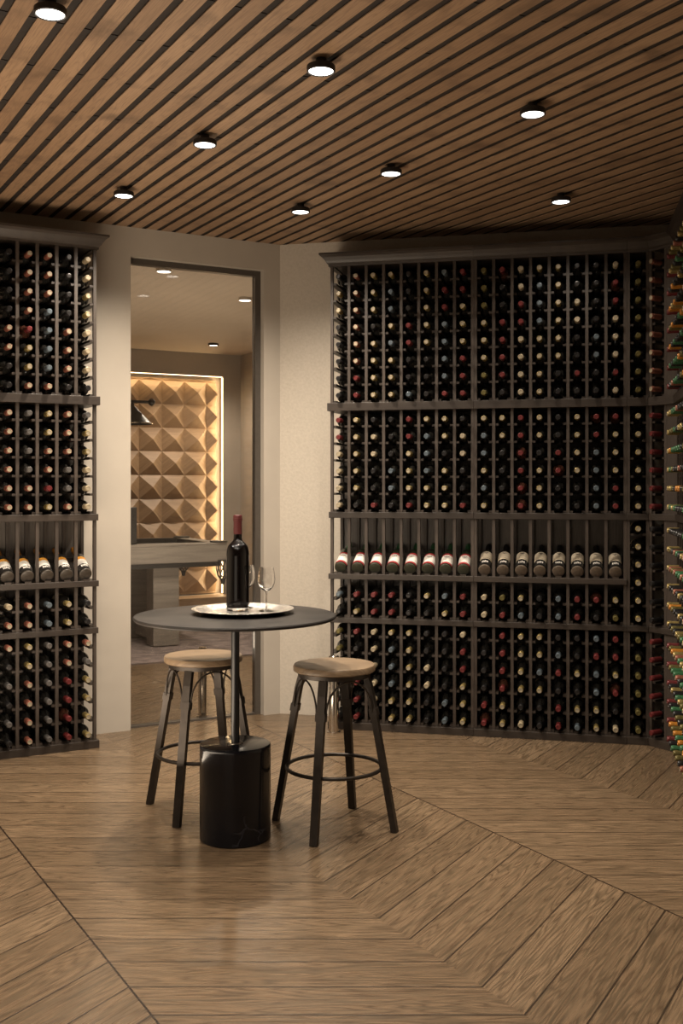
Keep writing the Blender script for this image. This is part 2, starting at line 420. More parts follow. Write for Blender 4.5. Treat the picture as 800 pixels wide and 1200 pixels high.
# slatted ceiling: boards run square to the door wall
ud = Vector((-math.sin(TH), math.cos(TH), 0)); vd = Vector((math.cos(TH), math.sin(TH), 0))
def to_uv(p): return (p.x * ud.x + p.y * ud.y, p.x * vd.x + p.y * vd.y)
def clip_u(v):
    """u range of a board at v: from behind the camera to the wall faces"""
    best = -99
    pts = [ALEFT, Vector((C0[0], C0[1], 0)), WBD, WDE, WE1]
    for p, q in zip(pts, pts[1:]):
        (u0, v0), (u1, v1) = to_uv(p), to_uv(q)
        if min(v0, v1) - 1e-6 <= v <= max(v0, v1) + 1e-6 and abs(v1 - v0) > 1e-6:
            best = max(best, u0 + (u1 - u0) * (v - v0) / (v1 - v0))
    return best if best > -99 else 4.0
b = MB(); back = MB(); bat = MB()
UMIN = -3.0
for i in range(-60, 34):
    v0 = SLAT_0 + SLAT_P * i + (SLAT_P - SLAT_W) / 2 + 0.002; v1 = v0 + SLAT_W
    ua, ub = clip_u(v0) + 0.02, clip_u(v1) + 0.02
    if max(ua, ub) < UMIN + .1: continue
    q = [ud * UMIN + vd * v0, ud * UMIN + vd * v1, ud * ub + vd * v1, ud * ua + vd * v0]
    b.add([(p.x, p.y, H_CEIL) for p in q] + [(p.x, p.y, H_CEIL + 0.004) for p in q],
          [(0, 1, 2, 3), (7, 6, 5, 4), (1, 0, 4, 5), (2, 1, 5, 6), (3, 2, 6, 7), (0, 3, 7, 4)], M['slat'])
ceil = tag(b.build('ceiling'), kind='structure')
back.add([(-6, -3, H_CEIL + 0.0075), (5, -3, H_CEIL + 0.0075), (5, 8.5, H_CEIL + 0.0075), (-6, 8.5, H_CEIL + 0.0075)], [(3, 2, 1, 0)], M['ceil_back'])
back.build('ceiling_backing', ceil)
for k in range(14):
    u = 0.3 + k * 0.42
    q0, q1 = ud * u + vd * -3.2, ud * u + vd * 5.6; w = ud * 0.028
    z0, z1 = H_CEIL + 0.0045, H_CEIL + 0.0074
    q = [q0, q1, q1 + w, q0 + w]
    bat.add([(p.x, p.y, z0) for p in q] + [(p.x, p.y, z1) for p in q], [(0, 3, 2, 1), (4, 5, 6, 7), (0, 1, 5, 4), (1, 2, 6, 5), (2, 3, 7, 6), (3, 0, 4, 7)], M['batten'])
bat.build('ceiling_batten', ceil)

# glazed door
dr = tag(empty('door_1', (C0[0], C0[1], 0), AA), kind='structure')
b = MB(); FY0, FY1 = 0.05, 0.1
b.box((OX0 + .001, FY0, OZ - 0.036), (OX1 - .001, FY1, OZ - .001), M['frame'])
b.box((OX1 - 0.038, FY0, 0.012), (OX1 - .001, FY1, OZ - 0.036), M['frame'])
b.box((OX0 + .001, FY0, 0.012), (OX0 + 0.016, FY1, OZ - 0.036), M['frame'])
b.build('door_frame', dr)
b = MB(); b.box((OX0 + 0.016, 0.07, 0.014), (OX1 - 0.038, 0.078, OZ - 0.036), M['glass']); b.build('door_glass', dr)
b = MB(); b.box((OX0 + .001, 0.05, 0.0), (OX1 - .001, 0.1, 0.012), M['frame']); b.build('door_threshold', dr)

# ------------------------------------------------------------------ the games room beyond
PH = 3.0; PY = 5.0; PXR = 1.87; PXL = -3.3
NX0, NX1, NZ0, NZ1 = -2.2, 1.66, 0.26, 2.745; ND = 0.12
loc0 = (C0[0], C0[1], 0)
b = MB()
b.box((PXL, PY, 0), (NX0, PY + .2, PH), M['wall_dark']); b.box((NX1, PY, 0), (PXR, PY + .2, PH), M['wall_dark'])
b.box((NX0, PY, NZ1), (NX1, PY + .2, PH), M['wall_dark']); b.box((NX0, PY, 0), (NX1, PY + .2, NZ0), M['wall_dark'])
b.box((NX0, PY + ND, NZ0), (NX1, PY + .2, NZ1), M['wall_dark'])
tag(b.build('wall_pool_back', loc=loc0, rz=AA), kind='structure')
b = MB(); b.box((PXR, 1.0, 0), (PXR + .1, PY + .2, PH), M['wall_dark']); tag(b.build('wall_pool_right', loc=loc0, rz=AA), kind='structure')
b = MB(); b.box((PXL - .1, WT, 0), (PXL, PY + .2, PH), M['wall_dark']); tag(b.build('wall_pool_left', loc=loc0, rz=AA), kind='structure')
b = MB(); b.box((PXL - .1, WT, PH), (PXR + .1, PY + .2, PH + .05), M['pool_ceiling']); tag(b.build('ceiling_pool', loc=loc0, rz=AA), kind='structure')
b = MB(); b.box((NX0, PY - 0.28, 0), (NX1 + 0.1, PY - .001, 0.26), M['ledge']); tag(b.build('trim_1', loc=loc0, rz=AA, bevel=.004), kind='structure')

# carved pyramid panel in the niche
T = 0.265; PX1 = 1.585; PZ1 = 2.70; by = PY + 0.075
pan = tag(empty('pyramid_wall_panel', pa(0, PY + ND - .002, 0), AA), 'honey wood wall panel of carved pyramid tiles behind the billiard table', 'wall panel')
b = MB()
tx0 = 1.60 - T / 2 * 0.92; tz0 = 2.676
def clampx(x): return min(max(x, NX0 + .03), PX1)
for i in range(-14, 2):
    for j in range(-10, 2):
        x0 = tx0 + T * (i - 0) - (0 if True else 0); z0 = tz0 + T * (j - 1)
        cs = [(x0, z0), (x0 + T, z0), (x0 + T, z0 + T), (x0, z0 + T)]
        cx, cz = x0 + T / 2, z0 + T / 2
        if x0 >= PX1 - .01 or x0 + T <= NX0 + .03 or z0 >= PZ1 - .01 or z0 + T <= NZ0 + .02: continue
        # clip the four facets to the panel outline by sampling a small grid of heights
        xs = sorted({min(max(t, NX0 + .03), PX1) for t in (x0, cx, x0 + T)}); zs = sorted({min(max(t, NZ0 + .01), PZ1) for t in (z0, cz, z0 + T)})
        hgt = lambda x, z: -0.085 * max(0.0, 1 - max(abs(x - cx), abs(z - cz)) / (T / 2))
        for xa, xb in zip(xs, xs[1:]):
            for za, zb in zip(zs, zs[1:]):
                g = 0.0012
                A_ = (xa + (g if xa == x0 else 0), za + (g if za == z0 else 0)); 
                p = [(xa, za), (xb, za), (xb, zb), (xa, zb)]
                v3 = [(x, hgt(x, z), z) for x, z in p]
                # split along the ridge diagonal (towards the apex)
                k = min(range(4), key=lambda q: abs(p[q][0] - cx) + abs(p[q][1] - cz))
                b.add(v3, [(k, (k + 1) % 4, (k + 2) % 4), (k, (k + 2) % 4, (k + 3) % 4)], M['tile'])
pm = b.build('tile_face', pan); pm.location = (0, -0.05, 0)
b = MB(); b.box((NX0 + .03, -0.049, NZ0 + .01), (PX1, 0, PZ1), M['tile']); b.build('backing_board', pan)
led = tag(empty('led_strip', pa(0, PY + .02, 0), AA), 'warm glowing light strip along the upper and side edge of the wood panel', 'light strip')
b = MB(); b.box((NX0 + .01, 0.0, NZ1 - 0.005), (NX1 - .012, 0.02, NZ1 - .001), M['led']); b.build('strip', led)
b = MB(); b.box((NX1 - 0.008, 0.0, NZ0 + .01), (NX1 - .001, 0.02, NZ1 - .012), M['led']); b.build('strip', led)

for nm, sx, sy, p, rot, e in (('top', 3.7, .02, ((NX0 + NX1) / 2, PY + .0, NZ1 - .012), (rad(-14), 0, AA), 13), ('side', .02, 2.4, (NX1 - .012, PY + .0, 1.5), (rad(90), 0, AA + rad(78)), 16)):
    L = bpy.data.lights.new('strip_lamp', 'AREA'); L.shape = 'RECTANGLE'; L.size = sx; L.size_y = sy; L.energy = e; L.color = (1, .74, .42)
    o = bpy.data.objects.new('strip_lamp', L); C.objects.link(o); o.location = pa(*p)
    if nm == 'side':
        zax = -Vector((-math.cos(AA) + .25 * -math.sin(AA), -math.sin(AA) + .25 * math.cos(AA), 0)).normalized(); yax = Vector((0, 0, 1)); xax = yax.cross(zax)
        o.rotation_mode = 'QUATERNION'; o.rotation_quaternion = Matrix((xax, yax, zax)).transposed().to_quaternion()
    else: o.rotation_euler = rot
# billiard table
TX1, TY0, TY1, TX0 = 0.845, 2.934, 4.05, -1.45; TZ = 0.956
tb = tag(empty('billiard_table', pa(0, 0, 0), AA), 'grey wood billiard table with net pockets seen through the glass door', 'billiard table')
b = MB()
b.box((TX0, TY0, 0.79), (TX1, TY0 + .05, TZ - .012), M['pool_grey']); b.box((TX0, TY1 - .05, 0.79), (TX1, TY1, TZ - .012), M['pool_grey'])
b.box((TX0, TY0 + .05, 0.79), (TX0 + .05, TY1 - .05, TZ - .012), M['pool_grey']); b.box((TX1 - .05, TY0 + .05, 0.79), (TX1, TY1 - .05, TZ - .012), M['pool_grey'])
b.build('apron', tb, bevel=.006)
b = MB()
for lo, hi in (((TX0, TY0), (TX1, TY0 + .11)), ((TX0, TY1 - .11), (TX1, TY1)), ((TX0, TY0 + .11), (TX0 + .11, TY1 - .11)), ((TX1 - .11, TY0 + .11), (TX1, TY1 - .11))):
    b.box((lo[0], lo[1], TZ - .012), (hi[0], hi[1], TZ + .012), M['pool_grey'])
b.build('rail_cap', tb, bevel=.004)
b = MB(); b.box((TX0 + .11, TY0 + .11, TZ - .06), (TX1 - .11, TY1 - .11, TZ - .03), M['felt']); b.build('playing_bed', tb)
b = MB(); b.box((TX0 + .11, TY1 - .15, TZ - .03), (TX1 - .11, TY1 - .11, TZ + .016), M['pool_dark']); b.box((TX1 - .15, TY0 + .11, TZ - .03), (TX1 - .11, TY1 - .15, TZ + .01), M['pool_dark']); b.build('cushion', tb)
b = MB(); b.box((TX0 + .05, TY0 + .04, 0.745), (TX1 - .05, TY1 - .04, 0.79), M['pool_dark']); b.build('underframe', tb)
for lx in (0.17, -1.15):
    for ly in (TY0 + .13, TY1 - .33):
        b = MB(); b.box((lx, ly, 0.02), (lx + .25, ly + .2, 0.745), M['pool_grey']); b.build('leg', tb, bevel=.006)
    b = MB(); b.box((lx + .04, TY0 + .33, 0.06), (lx + .21, TY1 - .33, 0.2), M['pool_grey']); b.build('stretcher', tb)
for cx_, cy_ in ((TX1 - .03, TY0 + .03), (TX1 - .03, TY1 - .03)):
    b = MB()
    R0 = [(0.066, 0.80), (0.062, 0.72), (0.05, 0.655), (0.028, 0.63)]
    for k in range(8):
        for sg in (1, -1):
            b.tube([(cx_ + r * math.cos(k * PI / 4 + sg * q * PI / 7), cy_ + r * math.sin(k * PI / 4 + sg * q * PI / 7), z) for q, (r, z) in enumerate(R0)], 0.0045, M['pool_dark'], 5)
    b.tube([(cx_ + .066 * math.cos(a * PI / 8), cy_ + .066 * math.sin(a * PI / 8), .8) for a in range(16)], .008, M['pool_dark'], 6, True)
    b.tube([(cx_, cy_, .63), (cx_, cy_, .575)], [.028, .016], M['pool_dark'], 8)
    b.build('pocket_net', tb, smooth=40)
    b = MB(); b.lathe([(0.085, TZ + .0125), (0.085, TZ + .026), (0.06, TZ + .03)], M['pool_dark'], 20, Matrix.Translation((cx_ - .03, cy_ + (.03 if cy_ < 3.5 else -.03), 0))); b.build('pocket_casting', tb, smooth=40)
# a black slab stands on the table
b = MB(); b.box((-.035, -.02, 0), (.035, .02, 0.335), M['pool_dark'])
q = pa(-0.05, TY0 + .055, TZ + .0135)
o = b.build('black_tower', loc=tuple(q), rz=AA, bevel=.004); tag(o, 'narrow upright black block standing on the billiard table rail', 'block')

# billiard lamp
LY = 3.5; LZ = 2.30
lm = tag(empty('billiard_lamp', pa(0, LY, 0), AA), 'dark pendant bar lamp with cone shades over the billiard table', 'lamp')
b = MB(); b.tube([(-1.5, 0, LZ), (0.27, 0, LZ)], 0.014, M['pool_dark'], 10); b.build('bar', lm, smooth=40)
for ex in (-1.52, 0.30):
    b = MB(); b.lathe([(0.001, -.036), (.02, -.03), (.034, -.012), (.036, 0), (.034, .012), (.02, .03), (.001, .036)], M['pool_dark'], 16, Matrix.Translation((ex, 0, LZ))); b.build('finial', lm, smooth=60)
for sx in (0.10, -0.60, -1.30):
    b = MB(); b.lathe([(0.025, LZ - .012), (0.03, LZ - .04), (0.2, LZ - .215), (0.197, LZ - .215), (0.028, LZ - .044)], M['pool_dark'], 32, Matrix.Translation((sx, 0, 0)), caps=(True, True))
    sh = b.build('lamp_shade', lm, smooth=40)
    b = MB(); b.lathe([(0.196, LZ - .2165), (0.2035, LZ - .2165), (0.2035, LZ - .205), (0.196, LZ - .205)], M['steel'], 32, Matrix.Translation((sx, 0, 0)), caps=(False, False)); b.build('shade_rim', sh, smooth=40)
for rx in (-.25, -.95):
    b = MB(); b.tube([(rx, 0, LZ), (rx, 0, PH)], 0.006, M['pool_dark'], 8); b.build('hanging_rod', lm)

b = MB(); b.box((-2.6, 2.289, 0.0), (1.6, 4.6, 0.012), M['rug']); o = b.build('rug', loc=loc0, rz=AA); tag(o, 'mauve grey patterned rug under the billiard table', 'rug')

# ------------------------------------------------------------------ steel posts on the floor
def steel_post(p, r, h, label):
    t = tag(empty('steel_post', p), label, 'post')
    b = MB(); b.lathe([(r, 0.006), (r, h - .006), (r - .005, h)], M['steel'], 28); b.build('tube', t, smooth=40)
    b = MB(); b.lathe([(r + .011, 0), (r + .011, .006), (r, .008)], M['steel'], 28); b.build('floor_flange', t, smooth=40)
steel_post((-0.047, 6.485, 0), 0.031, 0.467, 'short polished steel post in front of the long rack end')
steel_post(tuple(pa(-0.477, 0.17)), 0.027, 0.45, 'short polished steel post behind the glass door')

# ------------------------------------------------------------------ downlights
def downlight(p, r, label, group, z, energy, col, spot=2.5, blend=0.9, mount=True, body='lamp_black'):
    t = tag(empty('downlight', (p[0], p[1], z)), label, 'ceiling light', group)
    b = MB(); b.lathe([(r * .86, -.004), (r * .9, -.011), (r, -.009), (r, .010), (r * .95, .013)], M[body], 32, caps=(True, True)); b.build('housing', t, smooth=40)
    b = MB(); b.lathe([(r * .855, -.0045), (r * .84, -.0075), (.001, -.009)], M['lens'], 32); b.build('lens', t, smooth=60)
    if mount:
        b = MB(); b.lathe([(.020, .013), (.020, .0389)], M['lamp_black'], 16); b.build('mount', t, smooth=40)
    lamp((p[0], p[1], z - 0.02), energy, col, spot, blend)
def lamp(p, energy, col, spot=2.5, blend=0.9, size=0.05):
    L = bpy.data.lights.new('spot_lamp', 'SPOT'); L.energy = energy * GAIN; L.color = col; L.spot_size = spot; L.spot_blend = blend; L.shadow_soft_size = size
    o = bpy.data.objects.new('spot_lamp', L); C.objects.link(o); o.location = p
    return o
WARM = (1.0, 0.87, 0.71)
GAIN = 2.6
ZL = 3.045
def px_at(x, y, z): 
    d = (z - 1.5) * 1250 / (569 - y)
    return ((x - 400) / 1250 * d, d)
FX = [(59, 14, 'round black downlight in the corner of the ceiling nearest the camera', 60),
      (376, 81, 'round black downlight nearest above the bistro table, middle of the ceiling', 55),
      (624, 132, 'round black downlight nearest the camera above the long rack side', 20),
      (240, 168, 'round black downlight second from the short rack in the middle row', 82),
      (458, 202, 'round black downlight in front of the long rack, beyond the bistro table', 42),
      (657, 235, 'round black downlight closest to the dark corner of the long rack', 19),
      (145, 228, 'round black downlight closest to the short rack', 78),
      (352, 247, 'round black downlight closest to the white wall corner by the door', 72)]
for x, y, lab, e in FX:
    downlight(px_at(x, y, ZL), 0.053, lab, 'surface downlights on the slatted ceiling', ZL, e, WARM)
for x, y, lab in ((192, 317, 'bright ceiling downlight nearest the glass door in the room beyond'), (287, 351, 'bright ceiling downlight close to the side wall of the room beyond'), (250, 404, 'small dark-rimmed downlight near the wood panel in the room beyond')):
    bright = y < 400; z = PH - (.0135 if bright else .0135)
    downlight(px_at(x, y, z), 0.055, lab, 'downlights in the room beyond the door', z, 75, WARM, mount=False, body='trim_white' if bright else 'lamp_black')
for p in ((-0.3, 2.3), (-1.4, 2.5), (0.6, 2.2), (-0.2, 0.9), (-2.2, 3.9), (1.0, 0.9)):
    lamp((p[0], p[1], 3.0), (26 if p[0] < .5 else 13) * (1 if p[1] > 2 else .5), WARM)
lamp((pa(-1.6, 2.6).x, pa(-1.6, 2.6).y, 2.9), 40, WARM)  # added spot brightening the games room, no fixture there

# added unseen fill lights: a games-room spot and upward area lights imitating bounce
lamp(tuple(pa(0.2, 1.0, 2.9)), 40, WARM)
L = bpy.data.lights.new('bounce_fill', 'AREA'); L.energy = 12; L.size = 2.2; L.color = (1, 0.84, 0.66)
o = bpy.data.objects.new('bounce_fill', L); C.objects.link(o); o.location = (-1.6, 0.6, 0.5); o.rotation_euler = (rad(152), 0, rad(-8))
L = bpy.data.lights.new('bounce_fill', 'AREA'); L.energy = 45; L.size = 1.5; L.color = (1, 0.84, 0.66)
o = bpy.data.objects.new('bounce_fill', L); C.objects.link(o); o.location = pa(-0.1, 1.5, .3); o.rotation_euler = (rad(180), 0, 0)
L = bpy.data.lights.new('bounce_fill', 'AREA'); L.energy = 75; L.size = 1.6; L.color = (1, 0.82, 0.62)
o = bpy.data.objects.new('bounce_fill', L); C.objects.link(o); o.location = (-1.6, 3.9, 0.43); o.rotation_euler = (rad(168), 0, 0)
# ------------------------------------------------------------------ wine racks
RD = 0.30; PIT = 0.1085; UP = 0.018
Z_TOP = [2.052 + k * .104 for k in range(8)][::-1]
Z_2 = [1.380 + k * .104 for k in range(6)][::-1]
Z_MID = [0.730 + k * .104 for k in range(6)][::-1]
Z_3 = [0.834, 0.730]
Z_4 = [0.087 + k * .104 for k in range(6)][::-1]
def tiers(full): return [Z_TOP, Z_2, Z_MID if full else Z_3, Z_4]
CROWN = [(0.0, 2.852), (0.010, 2.852), (0.012, 2.864), (0.020, 2.872), (0.028, 2.886), (0.042, 2.905), (0.056, 2.916), (0.060, 2.918), (0.060, 2.930), (-0.02, 2.930), (-0.02, 2.852)]
def make_rack(loc, ang, ncol, label, full=False, open_left=False, open_right=False, prev=None, nxt=None, filler=0.0):
    W = ncol * PIT + UP; WT_ = W + filler
    t = tag(empty('wine_rack', (loc[0], loc[1], 0), ang), label, 'wine rack', 'wine racks along the walls')
    rails = [z - 0.0287 for tr in tiers(full) for z in tr]
    for i in range(ncol + 1):
        x0 = i * PIT; b = MB()
        for y0, y1 in ((0.0, 0.022), (RD - .03, RD - .009)):
            b.box((x0 + (.0006 if i == 0 else 0), y0, 0.0455), (x0 + UP - (.0006 if i == ncol else 0), y1, 2.858), M['rack_v'])
        for z in rails:
            xa = x0 - .0195 if i > 0 else x0 + .003; xb = x0 + UP + .0195 if i < ncol else x0 + UP - .003
            b.box((xa, 0.006, z - .013), (xb, RD - .012, z), M['rack'])
        b.build('bottle_ladder', t)
    def bend(p, q, off):          # shortening at a concave corner
        return 0
    sl = 0.012 if open_left else 0.0; sr = 0.012 if open_right else 0.0
    def cut(nb): return 0.42 if nb else 0.0
    def shelf(name, z0, z1, pr, ov=0.0, x1=None):
        b = MB(); xa = -ov if open_left else 0.0004; xb = (x1 or WT_) + (ov if open_right else -.0004)
        cl, cr = pr * cut(prev), pr * cut(nxt)
        v = [(xa + cl, -pr), (xb - cr, -pr), (xb, 0), (xb, RD - .03), (xa, RD - .03), (xa, 0)]
        n = len(v)
        b.add([(x, y, z0) for x, y in v] + [(x, y, z1) for x, y in v], [tuple(reversed(range(n))), tuple(range(n, 2 * n))] + [(k, (k + 1) % n, (k + 1) % n + n, k + n) for k in range(n)], M['rack'])
        b.build(name, t, bevel=.002)
    shelf('thick_shelf', 1.960, 2.0095, 0.022, 0.016)
    shelf('shelf', 1.300, 1.3375, 0.012, 0.008)
    if not full: shelf('display_shelf', 0.924, 0.957, 0.021, 0.008)
    shelf('shelf', 0.654, 0.6875, 0.012, 0.008)
    shelf('plinth', 0.0, 0.0445, 0.02, 0.012)
    if not full:
        b = MB()
        b.box((UP, 0.237, 1.048), (W - UP, 0.252, 1.0740), M['rack']); b.build('neck_rail', t)
        for i in range(ncol):
            xc = UP / 2 + PIT * (i + .5); b = MB(); b.box((xc - .018, -0.0205, .9573), (xc + .018, -0.0115, .9670), M['rack']); b.build('bottle_stop', t)
    b = MB(); b.box((0.002, RD - .008, 0.03), (WT_ - .002, RD, 2.86), M['rack_back']); b.build('back_panel', t)
    b = MB(); b.box((0.0006, 0.0006, 2.8585), (WT_ - .0006, RD - .01, 2.925), M['rack']); b.build('top_rail', t)
    if filler:
        b = MB(); b.box((W + .0005, 0.0, .0455), (WT_ - .0005, .022, 2.858), M['rack_v']); b.build('filler_stile', t)
    path = [(0.0006, 0), (WT_ - .0006, 0)]
    if open_left: path = [(0.0006, RD)] + path
    if open_right: path = path + [(WT_ - .0006, RD)]
    b = MB(); b.sweep(path, CROWN, M['rack'], (prev, nxt)); b.build('crown_moulding', t)
    return t
def ghost_prev(da): return (-math.cos(da), -math.sin(da))       # direction back along a neighbour turned by da
ra = make_rack(A0, AA, 8, 'dark wood wine rack standing beside the glass door, on the cream wall', open_right=True)
rb = make_rack(B0, AB, 8, 'dark wood wine rack unit next to the white wall corner, behind the stool', open_left=True)
rc = make_rack(B1, AB, 8, 'dark wood wine rack unit holding the black-capped display bottles')
rd = make_rack(B2, AB, 1, 'narrow single-column dark wine rack beside the angled corner', full=True, nxt=(W1 + math.cos(AD - AB), math.sin(AD - AB)))
re_ = make_rack(D0, AD, 1, 'narrow angled corner wine rack turned toward the table', full=True, prev=(-math.cos(AB - AD), -math.sin(AB - AD)), nxt=(WD + math.cos(AE - AD), math.sin(AE - AD)), filler=WD - W1)
rf = make_rack(E0, AE, 8, 'dark wine rack seen nearly edge-on at the frame edge', full=True, prev=(-math.cos(AD - AE), -math.sin(AD - AE)))

# ------------------------------------------------------------------ wine bottles (axis along local -Y, base at y = 0)
RB = 0.0372; NB = 20
RX = Matrix.Rotation(rad(90), 4, 'X')                       # z -> -y
BODY = [(0.030, 0.0), (RB - .002, 0.0025), (RB, 0.008), (RB, 0.176), (0.0365, 0.185), (0.0325, 0.198), (0.025, 0.209), (0.0188, 0.217), (0.0155, 0.227), (0.0142, 0.240), (0.0138, 0.306)]
CAP = [(0.0158, 0.232), (0.0152, 0.290), (0.0166, 0.2905), (0.0166, 0.301), (0.0156, 0.3015), (0.0153, 0.309), (0.0130, 0.312)]
def body_mesh(mat, n=NB, base=None):
    b = MB(); b.lathe(BODY, mat, n, RX, mats=[base or mat] * 2 + [mat] * (len(BODY) - 3)); return b.mesh('wine_bottle', 35)
def cap_mesh(k, n=16):
    b = MB(); mt = M['cap_' + k]
    b.lathe(CAP, mt, n, RX, caps=(False, False))
    tip = M['cap_tip'] if k in 'pcg' else mt
    b.lathe([(0.0131, 0.3119), (0.0105, 0.3124), (.0098, .3108), (.001, .3108)], tip, n, RX, caps=(False, True))
    return b.mesh('capsule', 35)
def wrap_mesh(name, z0, z1, half, pattern, mats, nx=None, r=RB + .0004, grid=None):
    """curved label on the upper side of the bottle; pattern(i, j) -> material key"""
    ny, nx = grid
    b = MB(); vs = []
    for j in range(ny + 1):
        for i in range(nx + 1):
            a = -half + 2 * half * i / nx; z = z0 + (z1 - z0) * j / ny
            vs.append((r * math.sin(a), -z, r * math.cos(a)))
    for j in range(ny):
        for i in range(nx):
            k = pattern(i, j)
            if k is None: continue
            q = [j * (nx + 1) + i, j * (nx + 1) + i + 1, (j + 1) * (nx + 1) + i + 1, (j + 1) * (nx + 1) + i]
            b.add([vs[t] for t in q], [(0, 3, 2, 1)], M[k])
    me = b.mesh(name); me.polygons.foreach_set('use_smooth', [True] * len(me.polygons)); return me
CAPMESH = {k: cap_mesh(k) for k in CAPS}
BODYMESH = {k: body_mesh(M[k]) for k in ('bottle', 'bottle_green', 'bottle_brown', 'bottle_olive')}
BASE = {k: plain(k + '_bottle_underside', c, .35, noise=.35, nscale=50) for k, c in (('red', (0.035, 0.036, 0.022, 1)), ('cream', (0.10, 0.075, 0.055, 1)), ('orange', (0.045, 0.036, 0.028, 1)))}  # cream entry's brown tone paints in the floor's reflection
for k in BASE: BODYMESH[k] = body_mesh(M['bottle_olive' if k == 'red' else 'bottle'], 28, BASE[k])
LABELMESH = {'gold': wrap_mesh('label', .055, .135, rad(75), lambda i, j: 'paper_gold' if j in (0, 7) else 'paper', M, grid=(8, 14)),
             'dark': wrap_mesh('label', .055, .135, rad(75), lambda i, j: 'paper_gold' if j in (0, 7) else 'paper_black', M, grid=(8, 14))}

def col_rows(*s): return list(s)
# capsule colours column by column: top tier / tier two / tier three / bottom tier
A_COLS = [('kkkkcckk', 'cccccc', 'pc', 'ckykyk'), ('ccccrggc', 'yyyycc', 'cc', 'ggcccc'), ('cccssssc', 'ggccrg', 'ss', 'yyyyyy'),
          ('kkkkccck', 'cccyyc', 'gg', 'ccrrrr'), ('ppggpppk', 'yggppp', 'kk', 'cygggg')]
B_COLS = [('kggkkkkk', 'rrpppp', 'sk', 'ddkkkk'), ('ccccccrr', 'gggggk', 'rg', 'rkkrrr'), ('gggkgggg', 'kppkkr', 'rr', 'pppppp'), ('gssgsggg', 'kkkssk', 'rr', 'gsssgg'),
          ('kkkrrkks', 'rrgggr', 'kk', 'gggggg'), ('gggggkkk', 'gsssgg', 'gk', 'kkppkk'), ('srrssssr', 'ggkggg', 'sg', 'kkkkss'), ('rrgggrrr', 'kppkkr', 'rr', 'prrggg'),
          ('dddgggdd', 'gssgsg', 'pp', 'kkkkrr'), ('rkkrrrrk', 'ggkkkk', 'dr', 'rrrrgg'), ('pprrpppp', 'rrrrrr', 'gs', 'ggggkp'), ('gsssgggg', 'ggkggg', 'kk', 'ggsgkk'),
          ('ggggggkk', 'kkrrkk', 'ss', 'ksrkrr'), ('kkppkkrk', 'ggggkk', 'rr', 'kkgkgs'), ('kkkksskk', 'rrssss', 'rk', 'srssgg'), ('prrppprp', 'rgggrr', 'gd', 'rrgrkp')]
COL17 = ('dddddddd', 'gggggg', 'gggggg', 'dddddd')
COL_D = ('cccccccc', 'rrrrrr', 'kkkkkk', 'rrrrrr')
COL_E1 = ('rrrrrrrr', 'gggggg', 'gggggg', 'rrrrrr')
ORD = 'first second third fourth fifth sixth seventh eighth ninth tenth eleventh twelfth thirteenth fourteenth fifteenth sixteenth seventeenth'.split()
TIER = ['top tier', 'second tier', 'tier below the display shelf', 'bottom tier']
TIER17 = ['top tier', 'second tier', 'third tier', 'bottom tier']
YB = 0.252
def bottle_spot(loc, ang, col, z): return local(loc, ang, (UP / 2 + PIT * (col + .5), YB, z))
proto = {}
def wine_bottle(pos, ang, cap, label, group, body='bottle', lab=None):
    key = (cap, body, lab)
    if key not in proto:
        o = bpy.data.objects.new('wine_bottle', BODYMESH[body]); C.objects.link(o)
        c = bpy.data.objects.new('capsule', CAPMESH[cap]); C.objects.link(c); c.parent = o; c['label'] = CAPS[cap][0] + ' capsule'
        if lab:
            l = bpy.data.objects.new('label', LABELMESH[lab]); C.objects.link(l); l.parent = o
        proto[key] = o
    else:
        src = proto[key]; o = src.copy(); C.objects.link(o)
        for ch in src.children:
            d = ch.copy(); C.objects.link(d); d.parent = o
    o.location = pos; o.rotation_euler.z = ang
    tag(o, label, 'wine bottle', group)
    return o
def pick_label(cap, tier, r):
    if tier < 2: return None
    x = random.random()
    return 'gold' if (cap in 'cpgd' and x < .5) else ('dark' if x > .75 else None)
def fill_column(loc, ang, idx, spec, full, where, group, tiers_names):
    for ti, (zs, caps) in enumerate(zip(tiers(full), spec)):
        for ri, (z, cap) in enumerate(zip(zs, caps)):
            lab = f'{CAPS[cap][0]}-capped wine bottle, {ORD[ri]} row of the {tiers_names[ti]}, {where}'
            bd = 'bottle_brown' if cap == 'r' and random.random() < .25 else 'bottle'
            wine_bottle(bottle_spot(loc, ang, idx, z), ang, cap, lab, group, bd, pick_label(cap, ti, ri))
SHORT = ['top tier', 'second tier', 'third tier', 'bottom tier']
for c, spec in enumerate(A_COLS):
    k = 4 - c
    fill_column(A0, AA, 8 - 5 + c, spec, False, f'{ORD[k]} column from the door', 'wine bottles in the rack beside the door', SHORT)
for c in range(8, 16):
    fill_column(B1, AB, c - 8, B_COLS[c], False, f'long rack column {ORD[c]}', 'wine bottles in the long rack', SHORT)
fill_column(B2, AB, 0, COL17, True, 'narrow single-column rack', 'wine bottles in the narrow rack', SHORT)

